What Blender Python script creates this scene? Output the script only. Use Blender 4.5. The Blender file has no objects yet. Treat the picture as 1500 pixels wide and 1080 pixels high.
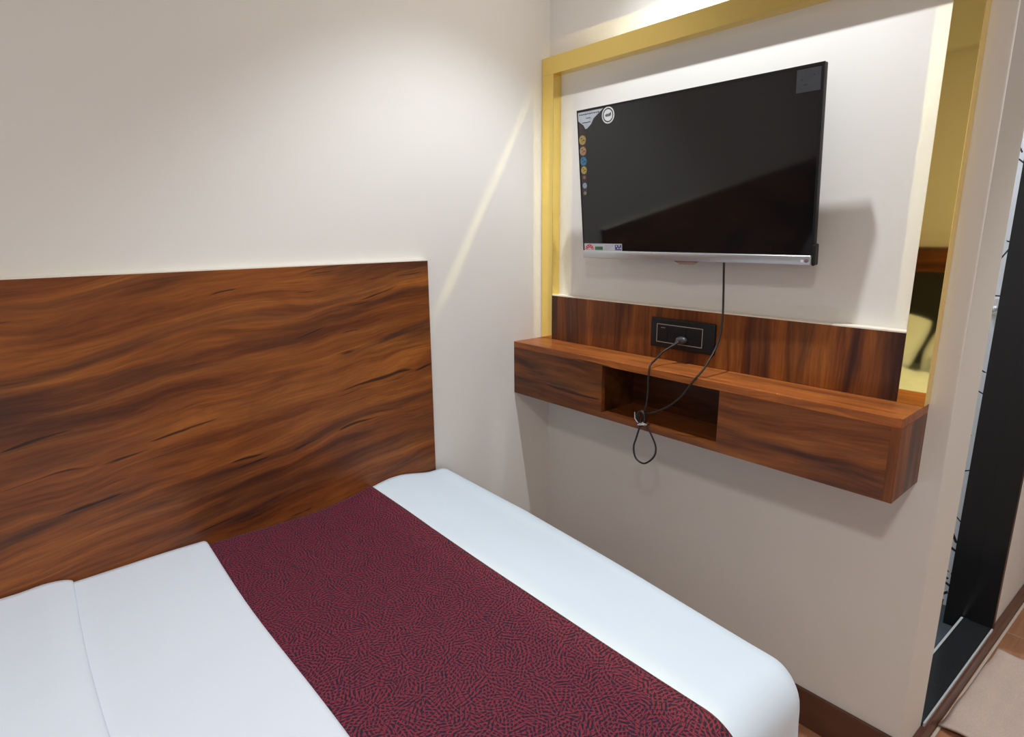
import bpy, bmesh, math, random
from mathutils import Vector, Matrix, noise
random.seed(4)
C = bpy.context.scene
COL = C.collection
# ------------------------------------------------------------------ camera
cam = bpy.data.cameras.new('camera'); cam_o = bpy.data.objects.new('camera', cam); COL.objects.link(cam_o)
_F = Vector((0.63417762, 0.73982796, -0.22466272)); _R = Vector((0.75797193, -0.65223503, -0.00824739)); _U = Vector((0.15263454, 0.16505773, 0.97440168))
M = Matrix((_R, _U, -_F)).transposed().to_4x4(); M.translation = Vector((-1.5134, -1.5595, 1.3365))
cam_o.matrix_world = M
cam.sensor_width = 36; cam.lens = 20.995; cam.clip_start = .02
C.camera = cam_o
# ------------------------------------------------------------------ world, exposure, lamps
w = bpy.data.worlds.new('world'); C.world = w; w.use_nodes = True
w.node_tree.nodes['Background'].inputs[0].default_value = (.9, .93, 1, 1); w.node_tree.nodes['Background'].inputs[1].default_value = .02
vs = C.view_settings; vs.view_transform = 'Standard'; vs.look = 'None'; vs.gamma = 1; vs.exposure = 0.31; vs.use_curve_mapping = False
C.cycles.use_denoising = True; C.cycles.use_guiding = True; C.cycles.blur_glossy = .05; C.cycles.sample_clamp_indirect = 0   # keeps the glints the gold frame throws on the wall
ZC = 2.62                                    # ceiling height
#        x      y    beam W, cone, glow W, lens radius of the light, beam colour, label
WARM = (1, .945, .87)
LAMPS = [(-.46, -.70, 53, 94, 15, .02, (.87, .95, 1), 'recessed ceiling downlight above the foot of the bed facing the television'),
         (-1.95, -1.75, 30, 110, 78, .11, (.95, .97, 1), 'recessed ceiling downlight above the open floor beside the pillow end'),
         (.75, -1.95, 52, 88, 14, .09, (1, .965, .92), 'recessed ceiling downlight above the passage outside the bathroom'),
         (.52, -.62, 30, 150, 10, .03, (.86, .93, 1), 'unseen ceiling downlight added to light the bathroom')]  # bathroom lamp is an added source that lights the tiles

# ------------------------------------------------------------------ node helpers
def new_mat(name):
    m = bpy.data.materials.new(name); m.use_nodes = True
    nt = m.node_tree; b = nt.nodes['Principled BSDF']
    return m, nt, b
def N(nt, t, **kw):
    n = nt.nodes.new(t)
    for k, v in kw.items(): setattr(n, k, v)
    return n
def math_n(nt, op, a, b=None, c=None):
    n = N(nt, 'ShaderNodeMath', operation=op)
    for i, v in enumerate((a, b, c)):
        if v is None: continue
        if isinstance(v, (int, float)): n.inputs[i].default_value = v
        else: nt.links.new(v, n.inputs[i])
    return n.outputs[0]
def ramp(nt, fac, stops, interp='LINEAR'):
    n = N(nt, 'ShaderNodeValToRGB'); e = n.color_ramp.elements; n.color_ramp.interpolation = interp
    while len(e) < len(stops): e.new(.5)
    for i, (p, c) in enumerate(stops):
        e[i].position = p; e[i].color = tuple(c) + (1,) if len(c) == 3 else c
    nt.links.new(fac, n.inputs[0]); return n.outputs[0]
def mix(nt, fac, a, b, blend='MIX'):
    n = N(nt, 'ShaderNodeMix', data_type='RGBA', blend_type=blend)
    for i, v in ((0, fac), (6, a), (7, b)):
        if isinstance(v, (int, float)): n.inputs[i].default_value = v
        elif isinstance(v, tuple): n.inputs[i].default_value = v + (1,)
        else: nt.links.new(v, n.inputs[i])
    return n.outputs[2]
def noise_n(nt, vec, scale, detail=3, rough=.5, dist=0):
    n = N(nt, 'ShaderNodeTexNoise'); n.inputs['Scale'].default_value = scale; n.inputs['Detail'].default_value = detail
    n.inputs['Roughness'].default_value = rough; n.inputs['Distortion'].default_value = dist
    if vec is not None: nt.links.new(vec, n.inputs['Vector'])
    return n.outputs[0]
def coord(nt):
    return N(nt, 'ShaderNodeTexCoord').outputs['Object']
def bump(nt, b, h, strength, dist=.002):
    n = N(nt, 'ShaderNodeBump'); n.inputs['Strength'].default_value = strength; n.inputs['Distance'].default_value = dist
    nt.links.new(h, n.inputs['Height']); nt.links.new(n.outputs[0], b.inputs['Normal'])
def plain(name, col, rough=.5, metal=0, spec=.5, coat=0, nscale=None, namp=.06):
    m, nt, b = new_mat(name)
    b.inputs['Base Color'].default_value = tuple(col) + (1,); b.inputs['Roughness'].default_value = rough
    b.inputs['Metallic'].default_value = metal; b.inputs['Specular IOR Level'].default_value = spec; b.inputs['Coat Weight'].default_value = coat
    if nscale:
        f = noise_n(nt, coord(nt), nscale, 3)
        c = mix(nt, f, tuple(x*(1-namp) for x in col), tuple(min(1, x*(1+namp)) for x in col)); nt.links.new(c, b.inputs['Base Color'])
    return m
def comb(nt, x, y, z):
    n = N(nt, 'ShaderNodeCombineXYZ')
    for i, v in enumerate((x, y, z)):
        if isinstance(v, (int, float)): n.inputs[i].default_value = v
        else: nt.links.new(v, n.inputs[i])
    return n.outputs[0]
def wood(name, along, seed=0, tilt=0, cross=1.0, tint=1.0, knots=True, warp=1.0, smoke=1.0):
    """reddish walnut laminate; along = grain axis"""
    m, nt, b = new_mat(name)
    geo = N(nt, 'ShaderNodeNewGeometry').outputs['Position']
    s = N(nt, 'ShaderNodeSeparateXYZ'); nt.links.new(geo, s.inputs[0]); X, Y, Z = s.outputs
    a, p, q = {'x': (X, Z, Y), 'y': (Y, Z, X), 'z': (Z, Y, X)}[along]
    if tilt: p = math_n(nt, 'SUBTRACT', p, math_n(nt, 'MULTIPLY', a, tilt))
    a = math_n(nt, 'ADD', a, seed*3.7); p = math_n(nt, 'ADD', p, seed*1.3)
    wv = comb(nt, math_n(nt, 'MULTIPLY', a, 1.3), math_n(nt, 'MULTIPLY', p, 2.6), math_n(nt, 'MULTIPLY', q, 2.6))
    wn = math_n(nt, 'MULTIPLY', math_n(nt, 'SUBTRACT', noise_n(nt, wv, 1.6, 3, .5), .5), .10*warp)
    p2 = math_n(nt, 'ADD', p, wn)
    v1 = comb(nt, math_n(nt, 'MULTIPLY', a, .75), math_n(nt, 'MULTIPLY', p2, 5.5*cross), math_n(nt, 'MULTIPLY', q, 5.5*cross))
    n1 = noise_n(nt, v1, 1.6, 10, .70, .35)
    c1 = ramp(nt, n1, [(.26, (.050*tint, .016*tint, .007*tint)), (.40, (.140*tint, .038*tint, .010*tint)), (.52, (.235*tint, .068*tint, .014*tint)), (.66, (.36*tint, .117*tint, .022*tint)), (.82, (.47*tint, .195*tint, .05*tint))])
    # soft dark smoky bands
    v3 = comb(nt, math_n(nt, 'MULTIPLY', a, 1.1), math_n(nt, 'MULTIPLY', p2, 10*cross), math_n(nt, 'MULTIPLY', q, 10*cross))
    n3 = noise_n(nt, v3, 1.0, 4, .55, .6)
    c2 = mix(nt, ramp(nt, n3, [(.47, (0, 0, 0)), (.64, (.85*smoke,)*3)]), c1, (.040*tint, .017*tint, .013*tint))
    v5 = comb(nt, math_n(nt, 'MULTIPLY', a, 1.8), math_n(nt, 'MULTIPLY', p2, 28*cross), math_n(nt, 'MULTIPLY', q, 28*cross))
    n5 = noise_n(nt, v5, 1.0, 5, .62, .5)
    c2 = mix(nt, ramp(nt, n5, [(.36, (.55*smoke,)*3), (.50, (0, 0, 0))]), c2, mix(nt, 1.0, c2, (.38, .30, .32), 'MULTIPLY'))
    c2 = mix(nt, ramp(nt, n5, [(.55, (0, 0, 0)), (.75, (.35, .35, .35))]), c2, (.42*tint, .165*tint, .040*tint))
    # fine fibre
    v2 = comb(nt, math_n(nt, 'MULTIPLY', a, 5), math_n(nt, 'MULTIPLY', p2, 150), math_n(nt, 'MULTIPLY', q, 150))
    n2 = noise_n(nt, v2, 1, 3, .6)
    c3 = mix(nt, ramp(nt, n2, [(.35, (.0, .0, .0)), (.7, (.38*min(1, .5+.5*smoke),)*3)]), c2, (.035, .014, .009))
    if knots:
        v4 = comb(nt, math_n(nt, 'MULTIPLY', a, 3.2), math_n(nt, 'MULTIPLY', p2, 48*cross), math_n(nt, 'MULTIPLY', q, 3))
        n4 = noise_n(nt, v4, 1.0, 2, .5, .8)
        c3 = mix(nt, ramp(nt, n4, [(.67, (0, 0, 0)), (.715, (.85, .85, .85))]), c3, (.018, .008, .006))
    nt.links.new(c3, b.inputs['Base Color'])
    b.inputs['Roughness'].default_value = .36; b.inputs['Specular IOR Level'].default_value = .32
    bump(nt, b, n2, .06, .001)
    return m
def wall_paint(name, col):
    m, nt, b = new_mat(name)
    f = noise_n(nt, coord(nt), 2.2, 4, .5)
    c = mix(nt, f, tuple(x*.975 for x in col), tuple(min(1, x*1.02) for x in col)); nt.links.new(c, b.inputs['Base Color'])
    b.inputs['Roughness'].default_value = .62; b.inputs['Specular IOR Level'].default_value = .3
    bump(nt, b, noise_n(nt, coord(nt), 60, 3), .05, .002)
    return m
def gold(name, rough=.09, wave=.25):
    m, nt, b = new_mat(name)
    b.inputs['Base Color'].default_value = (.97, .755, .25, 1); b.inputs['Metallic'].default_value = 1; b.inputs['Roughness'].default_value = rough
    geo = N(nt, 'ShaderNodeNewGeometry').outputs['Position']
    h = noise_n(nt, geo, 5.5, 1.5, .5, .3)
    bump(nt, b, h, wave, .012)
    return m
def granite(name):
    m, nt, b = new_mat(name)
    n = noise_n(nt, coord(nt), 420, 3, .7)
    c = ramp(nt, n, [(.0, (.008, .009, .011)), (.60, (.014, .016, .019)), (.69, (.14, .15, .16)), (.8, (.3, .31, .32))]); nt.links.new(c, b.inputs['Base Color'])
    b.inputs['Roughness'].default_value = .22
    return m
def cloth(name, col, wr=.12, ws=9, rough=.85):
    m, nt, b = new_mat(name)
    b.inputs['Base Color'].default_value = tuple(col) + (1,); b.inputs['Roughness'].default_value = rough; b.inputs['Specular IOR Level'].default_value = .2
    b.inputs['Sheen Weight'].default_value = .15
    h1 = noise_n(nt, coord(nt), ws, 4, .55, .4); h2 = noise_n(nt, coord(nt), 700, 2)
    bump(nt, b, math_n(nt, 'ADD', h1, math_n(nt, 'MULTIPLY', h2, .02)), wr, .02)
    return m
def runner_cloth(name):
    m, nt, b = new_mat(name)
    uv = N(nt, 'ShaderNodeTexCoord').outputs['UV']
    def strokes(cell, freq, off):
        mp = N(nt, 'ShaderNodeMapping'); mp.inputs['Location'].default_value = (off, off*.7, 0); nt.links.new(uv, mp.inputs[0])
        v = N(nt, 'ShaderNodeTexVoronoi', voronoi_dimensions='2D'); v.inputs['Scale'].default_value = cell; v.inputs['Randomness'].default_value = .9
        nt.links.new(mp.outputs[0], v.inputs['Vector'])
        loc = N(nt, 'ShaderNodeVectorMath', operation='SUBTRACT'); nt.links.new(mp.outputs[0], loc.inputs[0]); nt.links.new(v.outputs['Position'], loc.inputs[1])
        cs = N(nt, 'ShaderNodeSeparateXYZ'); nt.links.new(v.outputs['Color'], cs.inputs[0])
        ang = math_n(nt, 'MULTIPLY', cs.outputs[0], 6.28)
        ls = N(nt, 'ShaderNodeSeparateXYZ'); nt.links.new(loc.outputs[0], ls.inputs[0])
        d = math_n(nt, 'ADD', math_n(nt, 'MULTIPLY', ls.outputs[0], math_n(nt, 'COSINE', ang)), math_n(nt, 'MULTIPLY', ls.outputs[1], math_n(nt, 'SINE', ang)))
        return math_n(nt, 'SINE', math_n(nt, 'ADD', math_n(nt, 'MULTIPLY', d, freq), math_n(nt, 'MULTIPLY', cs.outputs[1], 6.28)))
    s1 = strokes(40, 820, 0); s2 = strokes(58, 1050, 3.3); s3 = strokes(33, 700, 7.1)
    s = math_n(nt, 'SUBTRACT', math_n(nt, 'MAXIMUM', math_n(nt, 'MULTIPLY', s1, .9), s2), math_n(nt, 'MULTIPLY', math_n(nt, 'MAXIMUM', s3, .2), .75))
    c = ramp(nt, math_n(nt, 'ADD', math_n(nt, 'MULTIPLY', s, .5), .5), [(.25, (.012, .008, .022)), (.50, (.052, .010, .028)), (.66, (.135, .014, .031)), (.92, (.22, .024, .042))])
    nt.links.new(c, b.inputs['Base Color'])
    b.inputs['Roughness'].default_value = .75; b.inputs['Specular IOR Level'].default_value = .25; b.inputs['Sheen Weight'].default_value = .04
    bump(nt, b, s, .12, .001)
    return m
def floor_tile(name):
    m, nt, b = new_mat(name)
    geo = N(nt, 'ShaderNodeNewGeometry').outputs['Position']
    br = N(nt, 'ShaderNodeTexBrick'); br.offset = .5; nt.links.new(geo, br.inputs['Vector'])
    br.inputs['Scale'].default_value = 1; br.inputs['Brick Width'].default_value = .9; br.inputs['Row Height'].default_value = .2; br.inputs['Mortar Size'].default_value = .0028; br.inputs['Mortar Smooth'].default_value = .1
    br.inputs['Color1'].default_value = (.36, .165, .085, 1); br.inputs['Color2'].default_value = (.42, .20, .11, 1); br.inputs['Mortar'].default_value = (.42, .34, .29, 1)
    s = N(nt, 'ShaderNodeSeparateXYZ'); nt.links.new(geo, s.inputs[0])
    v = comb(nt, math_n(nt, 'MULTIPLY', s.outputs[0], 4), math_n(nt, 'MULTIPLY', s.outputs[1], 40), 0)
    g = noise_n(nt, v, 1.2, 4, .6, .4)
    c = mix(nt, ramp(nt, g, [(.35, (.45, .45, .45)), (.65, (0, 0, 0))]), br.outputs['Color'], (.16, .075, .042)); nt.links.new(c, b.inputs['Base Color'])
    b.inputs['Roughness'].default_value = .35
    return m
def stroke_tile(name, dense):
    """white glazed tile printed with short black strokes"""
    m, nt, b = new_mat(name)
    geo = N(nt, 'ShaderNodeNewGeometry').outputs['Position']
    s = N(nt, 'ShaderNodeSeparateXYZ'); nt.links.new(geo, s.inputs[0])
    p = comb(nt, math_n(nt, 'ADD', s.outputs[0], s.outputs[1]), s.outputs[2], 0)
    v = N(nt, 'ShaderNodeTexVoronoi', voronoi_dimensions='2D'); v.inputs['Scale'].default_value = 26 if dense else 9; v.inputs['Randomness'].default_value = .7; nt.links.new(p, v.inputs['Vector'])
    loc = N(nt, 'ShaderNodeVectorMath', operation='SUBTRACT'); nt.links.new(p, loc.inputs[0]); nt.links.new(v.outputs['Position'], loc.inputs[1])
    cs = N(nt, 'ShaderNodeSeparateXYZ'); nt.links.new(v.outputs['Color'], cs.inputs[0])
    ang = math_n(nt, 'MULTIPLY', cs.outputs[0], 6.28); ls = N(nt, 'ShaderNodeSeparateXYZ'); nt.links.new(loc.outputs[0], ls.inputs[0])
    d = math_n(nt, 'ADD', math_n(nt, 'MULTIPLY', ls.outputs[0], math_n(nt, 'COSINE', ang)), math_n(nt, 'MULTIPLY', ls.outputs[1], math_n(nt, 'SINE', ang)))
    line = math_n(nt, 'LESS_THAN', math_n(nt, 'ABSOLUTE', d), .0045 if dense else .0022)
    c = mix(nt, line, (.70, .73, .78), (.03, .03, .035)); nt.links.new(c, b.inputs['Base Color']); b.inputs['Roughness'].default_value = .2
    return m
def emit(name, col, st):
    m, nt, b = new_mat(name); b.inputs['Base Color'].default_value = (.9, .9, .9, 1)
    b.inputs['Emission Color'].default_value = tuple(col) + (1,); b.inputs['Emission Strength'].default_value = st
    return m

# ------------------------------------------------------------------ mesh helpers
def bx(bm, x0, x1, y0, y1, z0, z1, bev=0, seg=2):
    ret = bmesh.ops.create_cube(bm, size=1)
    vs_ = ret['verts']
    for v in vs_:
        v.co = Vector(((x0+x1)/2 + v.co.x*abs(x1-x0), (y0+y1)/2 + v.co.y*abs(y1-y0), (z0+z1)/2 + v.co.z*abs(z1-z0)))
    if bev:
        es = list({e for v in vs_ for e in v.link_edges})
        bmesh.ops.bevel(bm, geom=es, offset=bev, segments=seg, affect='EDGES', profile=.5)
    return bm
def box(*a, **k): return bx(bmesh.new(), *a, **k)
def prism(bm, pts, axis, a, b_):
    """extrude a polygon given in the two other axes along axis from a to b"""
    def P3(p, t):
        return {'x': (t, p[0], p[1]), 'y': (p[0], t, p[1]), 'z': (p[0], p[1], t)}[axis]
    A = [bm.verts.new(P3(p, a)) for p in pts]; B = [bm.verts.new(P3(p, b_)) for p in pts]
    n = len(pts); bm.faces.new(A); bm.faces.new(B[::-1])
    for i in range(n): bm.faces.new((A[i], B[i], B[(i+1) % n], A[(i+1) % n]))
    bmesh.ops.recalc_face_normals(bm, faces=bm.faces); return bm
def disc(bm, c, u, v, r, r0=0, seg=32, th=0):
    """flat ring or disc in plane u,v (filled when r0 = 0), with thickness th along u x v"""
    c, u, v = Vector(c), Vector(u), Vector(v); n = u.cross(v)
    O = [bm.verts.new(c + n*th + (u*math.cos(t)+v*math.sin(t))*r) for t in [2*math.pi*i/seg for i in range(seg)]]
    B = [bm.verts.new(c + (u*math.cos(t)+v*math.sin(t))*r) for t in [2*math.pi*i/seg for i in range(seg)]]
    if r0:
        I = [bm.verts.new(c + n*th + (u*math.cos(t)+v*math.sin(t))*r0) for t in [2*math.pi*i/seg for i in range(seg)]]
        for i in range(seg): bm.faces.new((O[i], O[(i+1) % seg], I[(i+1) % seg], I[i]))
    else: bm.faces.new(O)
    for i in range(seg): bm.faces.new((B[i], B[(i+1) % seg], O[(i+1) % seg], O[i]))
    return bm
def tube(bm, pts, r, seg=10, cap=True):
    pts = [Vector(p) for p in pts]; rings = []; up = Vector((0.13, .21, 1)).normalized(); nprev = None
    for i, p in enumerate(pts):
        t = (pts[min(i+1, len(pts)-1)] - pts[max(i-1, 0)]).normalized()
        n = (nprev if nprev else up); n = (n - t*n.dot(t))
        if n.length < 1e-4: n = Vector((1, 0, 0)) - t*t.x
        n.normalize(); nprev = n; b_ = t.cross(n)
        rr = r[i] if isinstance(r, (list, tuple)) else r
        rings.append([bm.verts.new(p + (n*math.cos(a)+b_*math.sin(a))*rr) for a in [2*math.pi*k/seg for k in range(seg)]])
    for A, B in zip(rings, rings[1:]):
        for k in range(seg): bm.faces.new((A[k], A[(k+1) % seg], B[(k+1) % seg], B[k]))
    if cap: bm.faces.new(rings[0][::-1]); bm.faces.new(rings[-1])
    return bm
def spline(pts, n=12):
    pts = [Vector(p) for p in pts]; P = [pts[0]*2-pts[1]] + pts + [pts[-1]*2-pts[-2]]; out = []
    for i in range(1, len(P)-2):
        for k in range(n):
            t = k/n; a, b_, c, d = P[i-1], P[i], P[i+1], P[i+2]
            out.append(.5*((2*b_) + (c-a)*t + (2*a-5*b_+4*c-d)*t*t + (3*b_-a-3*c+d)*t*t*t))
    out.append(pts[-1]); return out
def smooth(o, angle=40):
    for p in o.data.polygons: p.use_smooth = True
    try: o.data.set_sharp_from_angle(angle=math.radians(angle))
    except Exception: pass
def obj(name, bm, m, parent=None, sm=False, local=False):
    """link bm (world coordinates unless local) as one mesh object with its origin at its base"""
    bm.normal_update()
    co = [v.co for v in bm.verts]
    lo = Vector([min(c[i] for c in co) for i in range(3)]); hi = Vector([max(c[i] for c in co) for i in range(3)])
    base = Vector(((lo.x+hi.x)/2, (lo.y+hi.y)/2, lo.z))
    for v in bm.verts: v.co -= base
    me = bpy.data.meshes.new(name); bm.to_mesh(me); bm.free()
    ms = m if isinstance(m, (list, tuple)) else [m]
    for x in ms: me.materials.append(x)
    o = bpy.data.objects.new(name, me); COL.objects.link(o)
    if parent is not None:
        o.parent = parent
        if local: o.location = base
        else:
            pw = Vector()
            q = parent
            while q: pw += q.location; q = q.parent
            o.location = base - pw
    else: o.location = base
    if sm: smooth(o, sm if sm is not True else 40)
    return o
def tag(o, label, cat, group=None):
    o['label'] = label; o['category'] = cat
    if group: o['group'] = group
    return o
def thing(name, label, cat, loc=(0, 0, 0), group=None):
    o = bpy.data.objects.new(name, None); COL.objects.link(o); o.location = loc; o.empty_display_size = .05
    return tag(o, label, cat, group)
def struct(name, bm, m, **k):
    o = obj(name, bm, m, **k); o['kind'] = 'structure'; return o

# ------------------------------------------------------------------ materials
M_wall = wall_paint('beige_wall_paint', (.775, .75, .72))
M_ceil = wall_paint('white_ceiling_paint', (.84, .83, .81))
M_floor = floor_tile('wood_look_tile')
M_gold = gold('polished_gold_metal', .035, .05)
M_woodh = wood('walnut_laminate_headboard', 'x', seed=2.1, tilt=.14, tint=1.15)
M_woody = wood('walnut_laminate_shelf', 'y', seed=.7, cross=1.1, tint=.90, smoke=1.0)
M_woodlit = wood('walnut_laminate_lit_top', 'y', seed=3.2, cross=1.8, tint=1.7, smoke=.25)  # same laminate, lamplight on the shelf top put into a lighter tint
M_woodv = wood('walnut_laminate_upright', 'z', seed=5.4, cross=1.6, knots=False, warp=.4)
M_skirt = plain('brown_skirting', (.105, .042, .026), .35, nscale=14, namp=.2)
M_granite = granite('black_granite')
M_black = plain('black_gloss_granite', (.010, .010, .011), .18, spec=.5)
M_screen = plain('television_screen_glass', (.006, .006, .007), .06, spec=.55)
M_bezel = plain('black_plastic', (.008, .008, .009), .4, spec=.3)
M_silver = plain('silver_plastic', (.55, .56, .58), .28, metal=.75)
M_white = cloth('white_cotton', (.68, .785, .90), .10, 5)
M_white2 = cloth('white_duvet_cotton', (.69, .755, .86), .16, 6)
M_runner = runner_cloth('maroon_stroke_fabric')
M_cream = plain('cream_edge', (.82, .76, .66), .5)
M_rubber = plain('black_cord', (.012, .011, .011), .45)
M_chrome = plain('chrome', (.8, .8, .82), .12, metal=1)

# ------------------------------------------------------------------ setting
YE = -1.2447                                   # where the television wall ends
def ye(x): return YE - .04*x                   # the slightly skewed passage wall
struct('floor', box(-2.75, 3.2, -2.65, .1, -.06, 0), M_floor)
struct('ceiling', box(-2.75, 3.2, -2.65, .1, ZC, ZC+.06), M_ceil)
struct('wall_left', box(-2.75, 3.2, 0, .12, 0, ZC), M_wall)
struct('wall_far', box(-2.75, -2.62, -2.65, 0, 0, ZC), M_wall)
struct('wall_near', box(-2.62, 3.2, -2.65, -2.55, 0, ZC), M_wall)
struct('wall_end', box(3.1, 3.2, -2.55, 0, 0, ZC), M_wall)
struct('wall_right', prism(bmesh.new(), [(0, 0), (.166, 0), (.166, ye(.166)), (0, YE)], 'z', 0, ZC), M_wall)
XO, X1 = .166, .772                            # bathroom door opening
struct('wall_passage', prism(bmesh.new(), [(X1+.024, ye(X1)), (3.1, ye(3.1)), (3.1, ye(3.1)+.11), (X1+.024, ye(X1)+.11)], 'z', 0, ZC), M_wall)
struct('wall_above_door', prism(bmesh.new(), [(XO, ye(XO)), (X1+.024, ye(X1+.024)), (X1+.024, ye(X1+.024)+.11), (XO, ye(XO)+.11)], 'z', 2.12, ZC), M_wall)
# bathroom behind the television wall
struct('wall_bathroom', box(.9, 1.0, -1.149, 0, .31, ZC), stroke_tile('stroke_tile_sparse', False))
struct('wall_bathroom_lower', box(.898, 1.0, -1.149, 0, 0, .31), stroke_tile('stroke_tile_dense', True))
struct('floor_bathroom', box(.166, .898, -1.245, 0, 0, .012), plain('slate_bathroom_tile', (.05, .065, .08), .12, nscale=9, namp=.5))
# skirtings
struct('baseboard_right', box(-.012, 0, YE-.012, 0, 0, .108, bev=.002), M_skirt)
bm = bmesh.new()
struct('baseboard_passage', prism(bm, [(-.012, YE-.014), (3.1, ye(3.1)-.014), (3.1, ye(3.1)), (-.012, YE)], 'z', 0, .052), M_skirt)
struct('baseboard_left', box(-2.62, -.012, -.012, 0, 0, .108), M_skirt)
bm = bmesh.new()
struct('trim_1', prism(bm, [(XO, ye(XO)-.004), (X1+.02, ye(X1)-.004), (X1+.02, ye(X1)+.078), (XO, ye(XO)+.078)], 'z', .012, .062), M_granite)
struct('trim_3', prism(bmesh.new(), [(.0, ye(.0)-.017), (3.1, ye(3.1)-.017), (3.1, ye(3.1)-.0235), (.0, ye(.0)-.0235)], 'z', 0, .003), plain('pale_grout', (.55, .50, .46), .7))
struct('trim_4', prism(bmesh.new(), [(XO, ye(XO)-.0085), (X1, ye(X1)-.0085), (X1, ye(X1)-.004), (XO, ye(XO)-.004)], 'z', .052, .0625), plain('pale_sealant', (.42, .44, .45), .3))
struct('trim_6', prism(bmesh.new(), [(XO, ye(XO)+.072), (X1, ye(X1)+.072), (X1, ye(X1)+.078), (XO, ye(XO)+.078)], 'z', .058, .0628), plain('grey_edge_strip', (.45, .48, .50), .3))
struct('trim_5', box(-2.62, -2.56, -2.55, 0, 2.25, ZC), M_ceil)
bm = bmesh.new()
prism(bm, [(X1, ye(X1)-.006), (X1+.024, ye(X1+.024)-.006), (X1+.024, ye(X1)+.055), (X1, ye(X1)+.055)], 'z', .052, 2.12)
prism(bm, [(X1+.006, ye(X1)+.055), (X1+.024, ye(X1)+.055), (X1+.024, ye(X1)+.125), (X1+.006, ye(X1)+.125)], 'z', .012, 2.12)
struct('trim_2', bm, M_black)

# ------------------------------------------------------------------ lamps
def downlight(x, y, watts, cone, fill, rad0, colr, label):
    t = thing('ceiling_downlight', label, 'ceiling light', (x, y, ZC-.012))
    bm = bmesh.new(); seg = 40
    prof = [(.034, ZC-.002), (.038, ZC-.012), (.050, ZC-.012), (.055, ZC-.006), (.056, ZC)]
    rings = [[bm.verts.new((x+r*math.cos(2*math.pi*k/seg), y+r*math.sin(2*math.pi*k/seg), z)) for k in range(seg)] for r, z in prof]
    for A, B in zip(rings, rings[1:]):
        for k in range(seg): bm.faces.new((A[k], B[k], B[(k+1) % seg], A[(k+1) % seg]))
    obj('trim_ring', bm, plain('white_lamp_trim', (.8, .8, .8), .4), t, sm=True)
    obj('lens', disc(bmesh.new(), (x, y, ZC-.004), (0, 1, 0), (1, 0, 0), .034, th=.001), emit('lamp_lens', colr, 6), t)
    for nm, w_, c_, bl, k, rad in (('lamp_beam', watts, cone, .5, colr, rad0), ('fill_glow', fill, 172, 1, WARM, rad0*1.3)):  # second, wide spot is added fill that lifts the ambient light
        l = bpy.data.lights.new(nm, 'SPOT'); l.energy = w_; l.color = k; l.spot_size = math.radians(c_); l.spot_blend = bl; l.shadow_soft_size = rad
        lo = bpy.data.objects.new(nm, l); COL.objects.link(lo); lo.parent = t; lo.location = (0, 0, -.012)
for a in LAMPS: downlight(*a)

# ------------------------------------------------------------------ wooden wall panel beside the bed
t = thing('wood_wall_panel', 'large walnut-grained laminate panel on the left wall along the bed', 'wall panel', (-1.5, -.01, .10))
obj('panel', box(-2.62, -.5225, -.02, -.0005, .112, 1.2515, bev=.0008), M_woodh, t)
obj('edge_strip', box(-2.62, -.5225, -.0195, -.0005, 1.2515, 1.2545), M_cream, t)['label'] = 'thin cream top edge'  # cream strip along the top edge of the panel

# ------------------------------------------------------------------ wall shelf under the television
SX, ZT, ZB, SL = -.167, .9593, .7748, -1.2
t = thing('wall_shelf', 'long walnut floating shelf with an open niche below the television', 'shelf', (-.08, -.6, ZB))
N0, N1, NT, NB = -.4055, -.794, .9385, .7915
obj('top_board', box(SX, -.0005, SL, -.0005, NT, ZT, bev=.0008), M_woodlit, t)
obj('bottom_board', box(SX+.0005, -.0005, SL+.018, -.0005, ZB, NB), M_woody, t)
obj('side_panel', box(SX, -.0005, SL, SL+.018, ZB, NT), M_woodv, t)
obj('front_panel', box(SX, SX+.016, N0+.0, -.0005, ZB, NT, bev=.0005), M_woody, t)
obj('front_panel', box(SX, SX+.016, SL+.018, N1, ZB, NT, bev=.0005), M_woody, t)
M_niche = wood('shaded_walnut_niche', 'y', seed=.2, tint=.4)  # shade inside the niche put into a darker tint of the walnut
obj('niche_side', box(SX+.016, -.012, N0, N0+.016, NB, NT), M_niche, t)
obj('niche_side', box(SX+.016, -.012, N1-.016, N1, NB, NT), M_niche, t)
obj('niche_back', box(-.012, -.0005, N1-.016, N0+.016, NB, NT), M_niche, t)['label'] = 'niche back with its shade in the colour'

# ------------------------------------------------------------------ gold frame and back panel
YL, YR, WF, TF, ZF = -.0025, -1.201, .0534, .0365, 1.886
t = thing('gold_frame', 'polished gold mirror-finish frame on the wall around the television', 'frame', (-.018, -.6, ZT))
def dished_bar(x0, x1, y0, y1, z0, z1, sag):
    # sheet-metal bar whose front is very slightly hollow
    k = 12; pts = [(x1, z0), (x1, z1)] + [(x0 + sag*(1-(2*i/k-1)**2), z1 + (z0-z1)*i/k) for i in range(k+1)]
    return prism(bmesh.new(), pts, 'y', y0, y1)
obj('top_bar', dished_bar(-TF, -.0005, YR, YL, ZF-WF, ZF, .00013), M_gold, t, sm=30)
obj('side_bar', box(-TF, -.0005, YL-WF, YL, ZT+.0005, ZF-WF, bev=.0006), M_gold, t)
obj('side_bar', box(-TF, -.0005, YR, YR+WF, ZT+.0005, ZF-WF, bev=.0006), M_gold, t)
t = thing('back_panel', 'low upright walnut panel standing on the shelf behind the power socket', 'back panel', (-.018, -.6, ZT))
obj('panel', box(-.0365, -.0005, YR+WF+.0005, YL-WF-.0005, ZT+.0005, 1.1135, bev=.0005), M_woodv, t)
obj('ledge', box(-.036, -.0005, YR+WF+.0005, YL-WF-.0005, 1.1135, 1.1165), M_cream, t)['label'] = 'cream top ledge'

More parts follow.
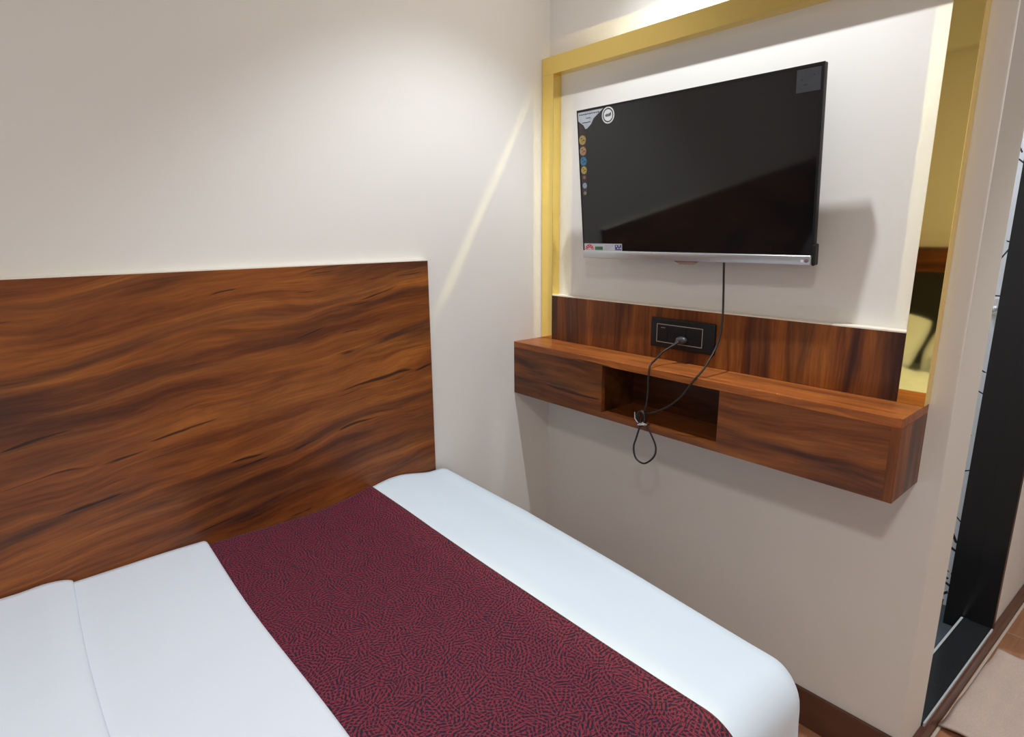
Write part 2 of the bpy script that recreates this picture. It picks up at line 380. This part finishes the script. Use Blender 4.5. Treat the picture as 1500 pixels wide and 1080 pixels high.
# ------------------------------------------------------------------ power socket
t = thing('power_socket', 'black modular power socket plate on the walnut back panel', 'socket', (-.04, -.594, 1.0))
Y0, Y1, Z0, Z1 = -.700, -.488, .9965, 1.0835
obj('plate', box(-.0475, -.037, Y0, Y1, Z0, Z1, bev=.004, seg=3), M_bezel, t, sm=True)
bm = bmesh.new()
fy0, fy1, fz0, fz1 = -.664, -.511, 1.0125, 1.067
for a in ((fy0, fy1, fz1-.002, fz1), (fy0, fy1, fz0, fz0+.002), (fy0, fy0+.002, fz0+.002, fz1-.002), (fy1-.002, fy1, fz0+.002, fz1-.002)): bx(bm, -.0487, -.0475, *a)
obj('border', bm, M_silver, t)['label'] = 'thin silver rectangle border'
def module(y0, y1): return box(-.0492, -.0475, y0, y1, fz0+.005, fz1-.005, bev=.0006)
sw = obj('rocker_switch', module(-.548, -.516), M_bezel, t)
obj('switch_mark', box(-.0496, -.0492, -.541, -.526, 1.056, 1.0572), M_silver, sw)
so = obj('outlet', module(-.610, -.551), M_bezel, t)
HOLE = plain('socket_hole_black', (.002, .002, .002), .9)
for y, z in ((-.581, 1.0545), (-.592, 1.026), (-.569, 1.026)): obj('socket_hole', disc(bmesh.new(), (-.0497, y, z), (0, -1, 0), (0, 0, 1), .0035, seg=14, th=.0003), HOLE, so)
so = obj('outlet', module(-.660, -.613), M_bezel, t)
for y, z in ((-.637, 1.052), (-.647, 1.028), (-.627, 1.028)): obj('socket_hole', disc(bmesh.new(), (-.0497, y, z), (0, -1, 0), (0, 0, 1), .003, seg=14, th=.0003), HOLE, so)

# ------------------------------------------------------------------ television
TVW, TVH = .692, .423
u = Vector((.0249974, -.99968752, 0)); v = Vector((-.10175993, -.00254453, .99480573)); n = u.cross(v).normalized()   # n points into the room
tv = thing('television', 'wall-mounted flat television with black screen and silver bottom edge inside gold frame', 'television', (-.10, -.263, 1.256))
tv.matrix_world = Matrix(((u.x, n.x, v.x, -.10), (u.y, n.y, v.y, -.263), (u.z, n.z, v.z, 1.256), (0, 0, 0, 1)))
# local: x right, y = out of the screen, z up
def tvo(name, bm, m, parent=None, sm=False):
    p = parent or tv
    bm.normal_update()
    if name.startswith(('sticker', 'badge', 'rating')):
        for v_ in bm.verts: v_.co.x *= .986; v_.co.z *= .984
    if p is not tv:
        for v_ in bm.verts: v_.co -= p.location
    return obj(name, bm, m, p, sm=sm, local=True)
bm = box(-.001, TVW+.001, -.017, -.0015, .0, TVH+.001, bev=.003); bx(bm, .08, TVW-.08, -.046, -.015, .02, TVH-.1, bev=.012)
tvo('housing', bm, M_bezel)
bm = bmesh.new()
bx(bm, -.001, TVW+.001, -.0015, .001, TVH-.004, TVH+.001); bx(bm, -.001, .002, -.0015, .001, .02, TVH-.004); bx(bm, TVW-.0045, TVW+.001, -.0015, .001, .02, TVH-.004)
tvo('bezel', bm, M_bezel)
tvo('screen', box(.002, TVW-.0045, -.0015, .0, .02, TVH-.004), M_screen)
ch = tvo('bottom_trim', box(-.001, TVW-.002, -.004, .006, -.003, .02, bev=.003, seg=3), M_silver, sm=True)
tvo('end_cap', box(TVW-.002, TVW+.005, -.020, .003, -.004, .045, bev=.003), M_bezel)
tvo('sensor_tab', prism(bmesh.new(), [(.328, -.0032), (.402, -.0032), (.386, -.0115), (.346, -.0115)], 'y', -.003, .005), plain('brown_sensor_plastic', (.22, .16, .13), .3))
RED = plain('red_mark', (.55, .02, .03), .4); WHT = plain('white_print', (.75, .77, .80), .4); GRY = plain('grey_print', (.30, .32, .36), .5); DRK = plain('dark_print', (.02, .02, .025), .5)
bm = disc(bmesh.new(), (.680, .006, .008), (1, 0, 0), (0, 0, 1), .0046, seg=20)
for f in bm.faces: f.normal_flip()
tvo('logo', bm, RED, ch)
tvo('logo_text', box(.667, .6735, .006, .0063, .0045, .0105), WHT, ch)
def tdisc(c, r, r0=0, y=.0003, seg=28):
    b_ = disc(bmesh.new(), (c[0], y, c[1]), (1, 0, 0), (0, 0, 1), r, r0, seg)
    for f in b_.faces: f.normal_flip()
    return b_
def tpoly(pts, y0=.0, y1=.0003): return prism(bmesh.new(), pts, 'y', y0, y1)
# sticker sheet in the upper corner with its column of round badges
st = tvo('sticker', tpoly([(.003, .4245), (.100, .4245), (.062, .402), (.052, .388), (.038, .3785), (.030, .376), (.022, .388), (.003, .401)], 0, .0004), plain('pale_sticker', (.46, .50, .56), .35, nscale=60, namp=.35))
st['label'] = 'pale corner sticker'
bm = bmesh.new()
for k in range(10): bx(bm, .008+k*.0078, .0135+k*.0078, .0004, .0006, .4155 if k % 2 else .416, .4185)
for k in range(3): bx(bm, .034+k*.006, .0385+k*.006, .0004, .0006, .4045, .407)
bx(bm, .018, .05, .0004, .0006, .3935, .3955)
tvo('sticker_print', bm, DRK, st)
st = tvo('sticker', tpoly([(.003, .400), (.021, .387), (.029, .376), (.030, .352), (.026, .20), (.022, .186), (.008, .186), (.003, .30)], 0, .00025), plain('dark_strip_sticker', (.035, .022, .025), .4, nscale=40, namp=.5))
st['label'] = 'dark strip sticker under the corner'
badge_cols = [((.016, .347), .0135, (.36, .26, .07)), ((.016, .316), .0128, (.36, .21, .11)), ((.0165, .287), .0128, (.03, .17, .30)), ((.0165, .261), .0112, (.42, .30, .07)), ((.0165, .240), .0055, (.28,.10,.09)), ((.017, .216), .0085, (.26, .32, .40)), ((.017, .194), .0055, (.22, .22, .14))]
for i, (c, r, colr) in enumerate(badge_cols):
    m_ = plain('badge_colour', colr, .35, nscale=160, namp=.5)
    o = tvo('badge', tdisc(c, r, y=.0006), m_); o['label'] = 'small round coloured badge sticker'
    if i < 4:
        bm = bmesh.new()
        for a in ((-.4, .25, .35), (.1, -.15, .5), (-.2, -.4, .2)): bx(bm, c[0]+a[0]*r, c[0]+(a[0]+a[2])*r, .0006, .0008, c[1]+a[1]*r, c[1]+(a[1]+.2)*r)
        tvo('badge_print', bm, DRK, o)
o = tvo('badge', tdisc((.116, .4035), .0225, y=.0006, seg=40), WHT); o['label'] = 'white round badge with a black ring'
tvo('badge_ring', tdisc((.116, .4035), .0188, .0158, y=.0008, seg=40), DRK, o)
bm = bmesh.new()
for k, (a, h) in enumerate(((-.0095, .004), (-.0055, .0055), (-.001, .005), (.0035, .006), (.0075, .0075))): bx(bm, .116+a, .116+a+.003, .0006, .0009, .4022, .4022+h)
bx(bm, .107, .1245, .0006, .0009, .4005, .4018)
tvo('badge_print', bm, DRK, o)
o = tvo('sticker', tpoly([(.644, .423), (.696, .423), (.696, .376), (.644, .376)], 0, .0004), plain('smoky_sticker', (.045, .047, .055), .3, nscale=50, namp=.3)); o['label'] = 'smoky grey square sticker'
bm = bmesh.new()
for a in ((.653, .400, .004), (.660, .389, .008), (.680, .407, .003)): bx(bm, a[0], a[0]+a[2], .0004, .0006, a[1], a[1]+.003)
tvo('sticker_print', bm, DRK, o)
o = tvo('sticker', tpoly([(.004, .0205), (.151, .0205), (.151, .0415), (.004, .0415)], 0, .0006), plain('label_white', (.50, .50, .56), .4, nscale=60, namp=.1)); o['label'] = 'white energy rating label'
bm = bmesh.new()
c = (.025, .0235)
seg = 24
ring = [bm.verts.new((c[0]+.0165*math.cos(math.pi*k/seg), .0008, c[1]+.0155*math.sin(math.pi*k/seg))) for k in range(seg+1)]; ri = [bm.verts.new((c[0]+.007*math.cos(math.pi*k/seg), .0008, c[1]+.006*math.sin(math.pi*k/seg))) for k in range(seg+1)]
for k in range(seg): bm.faces.new((ring[k], ri[k], ri[k+1], ring[k+1]))
tvo('rating_arc', bm, RED, o)
bm = bmesh.new()
for k in range(5):
    a = math.pi*(k+.5)/5; bx(bm, c[0]+.0115*math.cos(a)-.0013, c[0]+.0115*math.cos(a)+.0013, .0008, .001, c[1]+.0108*math.sin(a)-.0013, c[1]+.0108*math.sin(a)+.0013)
tvo('rating_star', bm, WHT, o)
tvo('rating_box', box(.047, .078, .0006, .0008, .0225, .0325), plain('green_print', (.05, .14, .06), .5), o)
bm = bmesh.new()
bx(bm, .125, .149, .0006, .0008, .0225, .0385)
tvo('rating_mark', bm, plain('navy_print', (.07, .08, .22), .5), o)
bm = bmesh.new()
for a in ((.129, .033), (.139, .034), (.134, .0265), (.143, .0265)): bx(bm, a[0], a[0]+.004, .0008, .001, a[1], a[1]+.003)
tvo('rating_glyph', bm, WHT, o)
bm = bmesh.new()
bx(bm, .084, .118, .0006, .0008, .0345, .0355); bx(bm, .084, .112, .0006, .0008, .029, .030); bx(bm, .084, .106, .0006, .0008, .0245, .0255)
tvo('rating_print', bm, GRY, o)
# wall bracket behind the set
obj('wall_bracket', box(-.042, -.0008, -.66, -.53, 1.29, 1.42), M_bezel).parent = None
br = bpy.data.objects['wall_bracket']; br.parent = tv; br.matrix_parent_inverse = tv.matrix_world.inverted()

# ------------------------------------------------------------------ power cord from the television to the socket
def on_tv(o):
    o.parent = tv; o.matrix_parent_inverse = tv.matrix_world.inverted(); return o
cord = [(-.072, -.726, 1.285), (-.078, -.730, 1.25), (-.075, -.733, 1.172), (-.080, -.738, 1.102), (-.10, -.740, 1.041), (-.148, -.737, .986), (-.173, -.722, .952), (-.181, -.692, .903), (-.182, -.647, .863), (-.180, -.600, .838), (-.1795, -.575, .826)]
loop = [(-.1795, -.566, .800), (-.180, -.553, .755), (-.181, -.545, .722), (-.181, -.554, .691), (-.181, -.584, .683), (-.181, -.615, .711), (-.180, -.620, .743), (-.1795, -.600, .778), (-.1805, -.584, .800), (-.181, -.576, .83)]
up = [(-.1805, -.583, .86), (-.182, -.587, .90), (-.1815, -.586, .94), (-.172, -.583, .969), (-.143, -.578, .980), (-.105, -.577, .998), (-.080, -.590, 1.014), (-.066, -.600, 1.024)]
wire = on_tv(obj('power_cord', tube(bmesh.new(), spline(cord + loop + up, 10), .0027, 10), M_rubber, sm=60))
wire['label'] = 'thin black power cord with a tied loop'
t = wire
def cordpart(name, bm, m, **k):
    o = obj(name, bm, m, **k); o.parent = wire; o.location = o.location - wire.location; return o
bm = bmesh.new()
bmesh.ops.create_uvsphere(bm, u_segments=20, v_segments=12, radius=1)
for v_ in bm.verts: v_.co = Vector((-.058 + v_.co.x*.0095, -.603 + v_.co.y*.0185, 1.029 + v_.co.z*.0105 + v_.co.y*-.001))
tube(bm, [(-.062, -.597, 1.026), (-.070, -.590, 1.016), (-.0755, -.585, 1.011)], [.0055, .0045, .0033], 12)
cordpart('plug', bm, plain('grey_plug', (.05, .05, .055), .35), sm=True)
bm = bmesh.new()
# coils of spare cord caught in the tie, then the tie itself
for k in range(3):
    pts = [(-.184 - .003*k, -.572 + .011*math.sin(a)*(1+.15*k) , .816 + .022*math.cos(a)) for a in [2*math.pi*i/20 for i in range(21)]]
    tube(bm, pts, .0024, 8)
cordpart('coil', bm, M_rubber, sm=60)
bm = bmesh.new()
pts = [(-.1845 + .0095*math.cos(a), -.574 + .013*math.sin(a), .800 + .002*math.sin(a*2)) for a in [2*math.pi*i/20 for i in range(21)]]
tube(bm, pts, .0028, 8); tube(bm, [(-.193, -.570, .802), (-.197, -.585, .808), (-.194, -.597, .806)], .0018, 8); tube(bm, [(-.192, -.565, .803), (-.195, -.556, .815), (-.192, -.552, .832)], .0016, 8)
cordpart('twist_tie', bm, M_chrome, sm=60)['label'] = 'silver twist tie'

# ------------------------------------------------------------------ bed
YN = -1.215; YW = -.024; R_ = .07; ZTOP = .570; XH = -2.50
def foot_x(y):
    pts = [(0, -.445), (-.4, -.448), (-.8, -.475), (-1.1, -.500), (-1.3, -.512)]
    for (a, fa), (b_, fb) in zip(pts, pts[1:]):
        if y >= b_: k = (a-y)/(a-b_); return fa + (fb-fa)*k
    return pts[-1][1]
def hump(x, y):
    dx = (x+.67)/(.13 if x < -.67 else .10)
    return (.013+.013*max(0, 1+y/.35))*math.exp(-dx*dx) + .010*max(0, min(1, (x+.9)/.2)) - .004*math.exp(-((x+.98)/.12)**2) + .003*noise.noise(Vector((x*2.2, y*2.2, 1.7)))
def top_z(x, y): return ZTOP + hump(x, y)
def surf(x, s, off=0.0, d=0.0):
    """bed surface: s = distance from the wall side along the top and then down the near side"""
    y0 = YN + R_
    flat = YW - y0
    if s <= flat: y = YW - s; nrm = Vector((0, 0, 1)); p = Vector((x, y, top_z(x, y)))
    else:
        a = min((s-flat)/R_, math.pi/2); z0 = top_z(x, y0) - R_
        nrm = Vector((0, -math.sin(a), math.cos(a))); p = Vector((x, y0, z0)) + nrm*R_
        ex = s - flat - R_*math.pi/2
        if ex > 0: p.z -= ex
    return p + nrm*off
bed = thing('bed', 'low bed with black upholstered headboard pushed against the wood panel', 'bed', (-1.5, -.62, 0))
obj('base', box(XH, -.53, YN+.05, YW-.01, .03, .20, bev=.01), plain('dark_bed_base', (.05, .03, .022), .6), bed)
obj('mattress', box(XH, -.53, YN+.03, YW-.006, .20, .545, bev=.03, seg=4), plain('mattress_ticking', (.75, .75, .75), .9), bed, sm=True)
obj('headboard', box(-2.615, -2.515, YN-.05, YW-.002, .0, 1.10, bev=.006), plain('black_leatherette', (.012, .011, .011), .45), bed)
bm = bmesh.new()
pts = [(YN-.08, 1.09)] + [(YN-.08 + (YW-.002-YN+.08)*k/24, 1.20 + .03*math.sin(math.pi*k/24)) for k in range(25)] + [(YW-.002, 1.09)]
prism(bm, pts, 'x', -2.618, -2.50)
obj('headboard_rail', bm, M_woody, bed)['label'] = 'arched walnut top rail'
# fitted white sheet: a rounded box with soft folds
bm = bmesh.new()
def grid(bm, fn, nu, nv, flip=False):
    V = [[bm.verts.new(fn(i/nu, j/nv)) for j in range(nv+1)] for i in range(nu+1)]
    for i in range(nu):
        for j in range(nv):
            q = (V[i][j], V[i+1][j], V[i+1][j+1], V[i][j+1]); bm.faces.new(q[::-1] if flip else q)
    return V
XA, XB, ZLO = XH, 0.0, .10
def rbox(p):
    x, y, z = p
    fx = foot_x(y)
    x = XA + (x-XA)                     # x given as distance from head in real units, foot at fx
    cx_ = min(x, fx-R_); cy_ = min(max(y, YN+R_), YW-.012); cz_ = min(z, ZTOP-R_)
    d = Vector((x-cx_, y-cy_, z-cz_)); r = Vector((R_, R_, R_))
    c = Vector((cx_, cy_, cz_))
    if y > YW-.012: d.y = 0
    if d.length < 1e-9: q = c
    else: q = c + d.normalized()*R_
    if y > YW-.012: q.y = YW
    topw = max(0, min(1, (q.z-(ZTOP-.12))/.12))
    q.z += hump(min(q.x, -.55), q.y)*topw
    # soft hanging folds below the edge
    low = max(0, min(1, (ZTOP-.05-q.z)/.3))
    if d.y < -1e-6 and abs(d.x) < 1e-6: q.y -= low*(.010*math.sin(q.x*26+1.0) + .006*noise.noise(Vector((q.x*9, q.z*5, 0))))
    elif d.x > 1e-6: 
        k = noise.noise(Vector((q.y*9, q.x*9, q.z*3)))
        q += Vector((d.x, d.y, 0)).normalized()*low*(.016*math.sin(math.atan2(d.y, d.x)*9+q.y*14)+.008*k)
    return q
def ease(a, b_, t): return a + (b_-a)*t
def sheet_top(u_, v_):
    y = ease(YN, YW, v_); fx = foot_x(y); x = ease(XA, fx, 1-(1-u_)**1.6); return rbox((x, y, ZTOP))
def sheet_near(u_, v_):
    y = YN; fx = foot_x(y); x = ease(XA, fx, 1-(1-u_)**1.6); return rbox((x, y, ease(ZLO, ZTOP, v_)))
def sheet_foot(u_, v_):
    y = ease(YN, YW, u_); return rbox((foot_x(y), y, ease(ZLO, ZTOP, v_)))
grid(bm, sheet_top, 110, 80); grid(bm, sheet_near, 110, 44, flip=False); grid(bm, sheet_foot, 80, 44)
bmesh.ops.remove_doubles(bm, verts=bm.verts, dist=.0006); bmesh.ops.recalc_face_normals(bm, faces=bm.faces)
bmesh.ops.solidify(bm, geom=bm.faces[:], thickness=.0025)
o = obj('bed_sheet', bm, M_white, sm=180); tag(o, 'smooth white sheet stretched over the mattress and rounded foot corner', 'bed sheet')
def solid_sheet(xs, ss, top, bot, uvs=True):
    """closed sheet between two offset functions of (x, s) above the bed surface"""
    bm = bmesh.new(); uvl = bm.loops.layers.uv.new('UVMap')
    T = [[bm.verts.new(surf(x, s, top(x, s))) for s in ss] for x in xs]; B = [[bm.verts.new(surf(x, s, bot(x, s))) for s in ss] for x in xs]
    co = {}
    for G in (T, B):
        for i, x in enumerate(xs):
            for j, s in enumerate(ss): co[G[i][j]] = (x, s)
    def F_(q):
        f = bm.faces.new(q)
        for l in f.loops: l[uvl].uv = co[l.vert]
    nx, ns = len(xs), len(ss)
    for i in range(nx-1):
        for j in range(ns-1):
            F_((T[i][j], T[i][j+1], T[i+1][j+1], T[i+1][j])); F_((B[i][j], B[i+1][j], B[i+1][j+1], B[i][j+1]))
    for j in range(ns-1): F_((T[0][j], B[0][j], B[0][j+1], T[0][j+1])); F_((T[-1][j], T[-1][j+1], B[-1][j+1], B[-1][j]))
    for i in range(nx-1): F_((T[i][0], T[i+1][0], B[i+1][0], B[i][0])); F_((T[i][-1], B[i][-1], B[i+1][-1], T[i+1][-1]))
    bmesh.ops.recalc_face_normals(bm, faces=bm.faces); return bm
SEND = (YW-YN-R_) + R_*math.pi/2 + .26
def lin(a, b_, n_): return [a + (b_-a)*k/n_ for k in range(n_+1)]
def edge_shift(s): return .004*math.sin(s*5) - .006*math.exp(-((s-.55)/.25)**2)
bm = solid_sheet(lin(-1.30, -.757, 44), lin(.0, SEND, 150), lambda x, s: .0055 + (.002 if abs(x+.762) < .008 else 0), lambda x, s: .0022)
for v_ in bm.verts:
    if v_.co.x > -1.0: v_.co.x += edge_shift(YW - v_.co.y)*((v_.co.x+1)/.24)
o = obj('bed_runner', bm, M_runner, sm=180); tag(o, 'maroon bed runner with dark scribbled stroke pattern across the white bed', 'bed runner')
def crumple(x, s):
    k = max(0, min(1, (-1.72-x)/.15)); return k*(.03 + .045*noise.noise(Vector((x*7, s*6, 3))) + .02*noise.noise(Vector((x*17, s*15, 5))))
def puff(x, s): return .0025*noise.noise(Vector((x*5, s*3, 9)))
def rnd(d, w_, h): 
    d = max(0, min(1, d/w_)); return h*math.sqrt(max(0, 1-(1-d)**2))
duv = thing('duvet', 'white duvet folded back over the runner toward the pillow end', 'duvet', (-1.7, -.62, ZTOP))
xs = lin(-2.04, -1.30, 40) + [-1.29+.08*(1-(1-k/12)**2) for k in range(13)]
def dtop(x, s): return .006 + rnd(-1.21-x, .012, .012) + puff(x, s) + crumple(x, s)
o = obj('lower_layer', solid_sheet(xs, lin(.0, SEND-.03, 110), dtop, lambda x, s: .0058), M_white2, duv, sm=180)
FX = -1.485
xs = lin(-2.02, FX-.1, 36) + [FX-.09+.09*(1-(1-k/12)**2) for k in range(13)]
def ftop(x, s): return dtop(x, s) + .001 + rnd(FX-x, .03, .011) + .004*math.exp(-((x-FX+.05)/.03)**2)*math.exp(-s*2.2)
o = obj('folded_flap', solid_sheet(xs, lin(.0, SEND-.05, 110), ftop, lambda x, s: dtop(x, s) + .0006), M_white2, duv, sm=180)
for ch_ in duv.children:
    for v_ in ch_.data.vertices:
        wx = v_.co.x + ch_.location.x + duv.location.x
        if wx > -1.6:
            wy = v_.co.y + ch_.location.y + duv.location.y
            v_.co.x += .005*math.sin(wy*6+.6)*min(1, (wx+1.6)/.1)
# pillows at the head end, seen only in the gold mirror bar
def pillow(cx_, cy_, cz_, lx, ly, th, tilt, m, label, name='pillow', seed=0, cat='pillow', grp=None):
    bm = bmesh.new(); n_ = 30
    def f(sgn):
        def g(u_, v_):
            a, b_ = u_*2-1, v_*2-1
            e = max(0, (1-abs(a)**3.2))*max(0, (1-abs(b_)**3.2)); pin = 1-.06*(abs(a*b_)**2)
            h = th/2*e**.45 + .030*noise.noise(Vector((a*3+seed, b_*3, sgn)))*e + .014*noise.noise(Vector((a*9+seed, b_*9, sgn)))*e
            return Vector((a*lx/2*pin, b_*ly/2*pin, sgn*h))
        return g
    grid(bm, f(1), n_, n_); grid(bm, f(-1), n_, n_, flip=True)
    bmesh.ops.remove_doubles(bm, verts=bm.verts, dist=.0008)
    rot = Matrix.Rotation(math.radians(tilt), 4, 'Y')
    for v_ in bm.verts: v_.co = rot @ v_.co + Vector((cx_, cy_, cz_))
    o = obj(name, bm, m, sm=180); tag(o, label, cat, grp); return o
pillow(-2.31, -.32, .72, .42, .56, .14, 36, M_white2, 'plump white pillow leaning on the headboard next to the wood panel', seed=1)
pillow(-2.31, -.90, .72, .42, .56, .14, 36, M_white2, 'plump white pillow leaning on the headboard at the open side of the bed', seed=4)
pillow(-2.10, -.86, .735, .22, .24, .08, 55, plain('maroon_velvet', (.12, .012, .02), .8), 'small maroon cushion in front of the white pillows', 'cushion', 7, 'cushion')

# ------------------------------------------------------------------ rug in the passage
t = None
bm = bmesh.new()
P00, P10 = Vector((.258, -1.272, 0)), Vector((.770, -1.305, 0))
def rug(u_, v_, dz):
    p = P00.lerp(P10, u_) + Vector((-.06*v_, -.85*v_, 0))
    wob = .006*noise.noise(Vector((u_*3, v_*6, 2)))
    z = .008 + dz + .004*max(0, math.sin(v_*34+u_*1.5))*.6 + .003*noise.noise(Vector((u_*6, v_*10, 4)))
    curl = max(0, 1-u_/.16); z += .022*curl*curl*math.exp(-((v_-.10)/.10)**2)
    edge = min(u_, 1-u_, v_, 1-v_); z -= .004*max(0, 1-edge/.03)
    return Vector((p.x+wob, p.y+wob, max(.0015 if dz == 0 else .001, z)))
A = grid(bm, lambda a, b_: rug(a, b_, 0), 50, 70); B = grid(bm, lambda a, b_: rug(a, b_, -.006), 50, 70, flip=True)
def stitch(La, Lb):
    for a, b_, c_, d_ in zip(La, La[1:], Lb[1:], Lb): bm.faces.new((a, b_, c_, d_))
stitch(A[0], B[0]); stitch(A[-1], B[-1]); stitch([r[0] for r in A], [r[0] for r in B]); stitch([r[-1] for r in A], [r[-1] for r in B])
bmesh.ops.recalc_face_normals(bm, faces=bm.faces)
m, nt, b = new_mat('taupe_rug_weave')
f = noise_n(nt, coord(nt), 260, 3, .7); f2 = noise_n(nt, coord(nt), 7, 4)
c = mix(nt, f2, (.45, .355, .31), (.55, .45, .395)); c = mix(nt, ramp(nt, f, [(.4, (.35, .35, .35)), (.6, (0, 0, 0))]), c, (.36, .28, .24)); nt.links.new(c, b.inputs['Base Color'])
b.inputs['Roughness'].default_value = .95; b.inputs['Specular IOR Level'].default_value = .1; wv = N(nt, 'ShaderNodeTexWave', bands_direction='Y'); wv.inputs['Scale'].default_value = 7; wv.inputs['Distortion'].default_value = 2.5; wv.inputs['Detail'].default_value = 2; nt.links.new(coord(nt), wv.inputs['Vector'])
bump(nt, b, math_n(nt, 'ADD', math_n(nt, 'MULTIPLY', f, .3), wv.outputs['Fac']), .45, .005)
o = obj('door_mat', bm, m, sm=180); tag(o, 'taupe woven mat lying on the wood-look floor outside the bathroom doorway', 'mat')
# chrome fitting on the bathroom wall
t = thing('wall_hook', 'small chrome fitting on the bathroom tiles seen through the doorway', 'wall fitting', (.89, -1.126, 1.086))
obj('back_plate', box(.888, .8998, -1.138, -1.112, 1.062, 1.112, bev=.003), M_chrome, t, sm=True)
obj('peg', tube(bmesh.new(), [(.888, -1.125, 1.078), (.866, -1.125, 1.078), (.856, -1.125, 1.09)], .006, 14), M_chrome, t, sm=True)
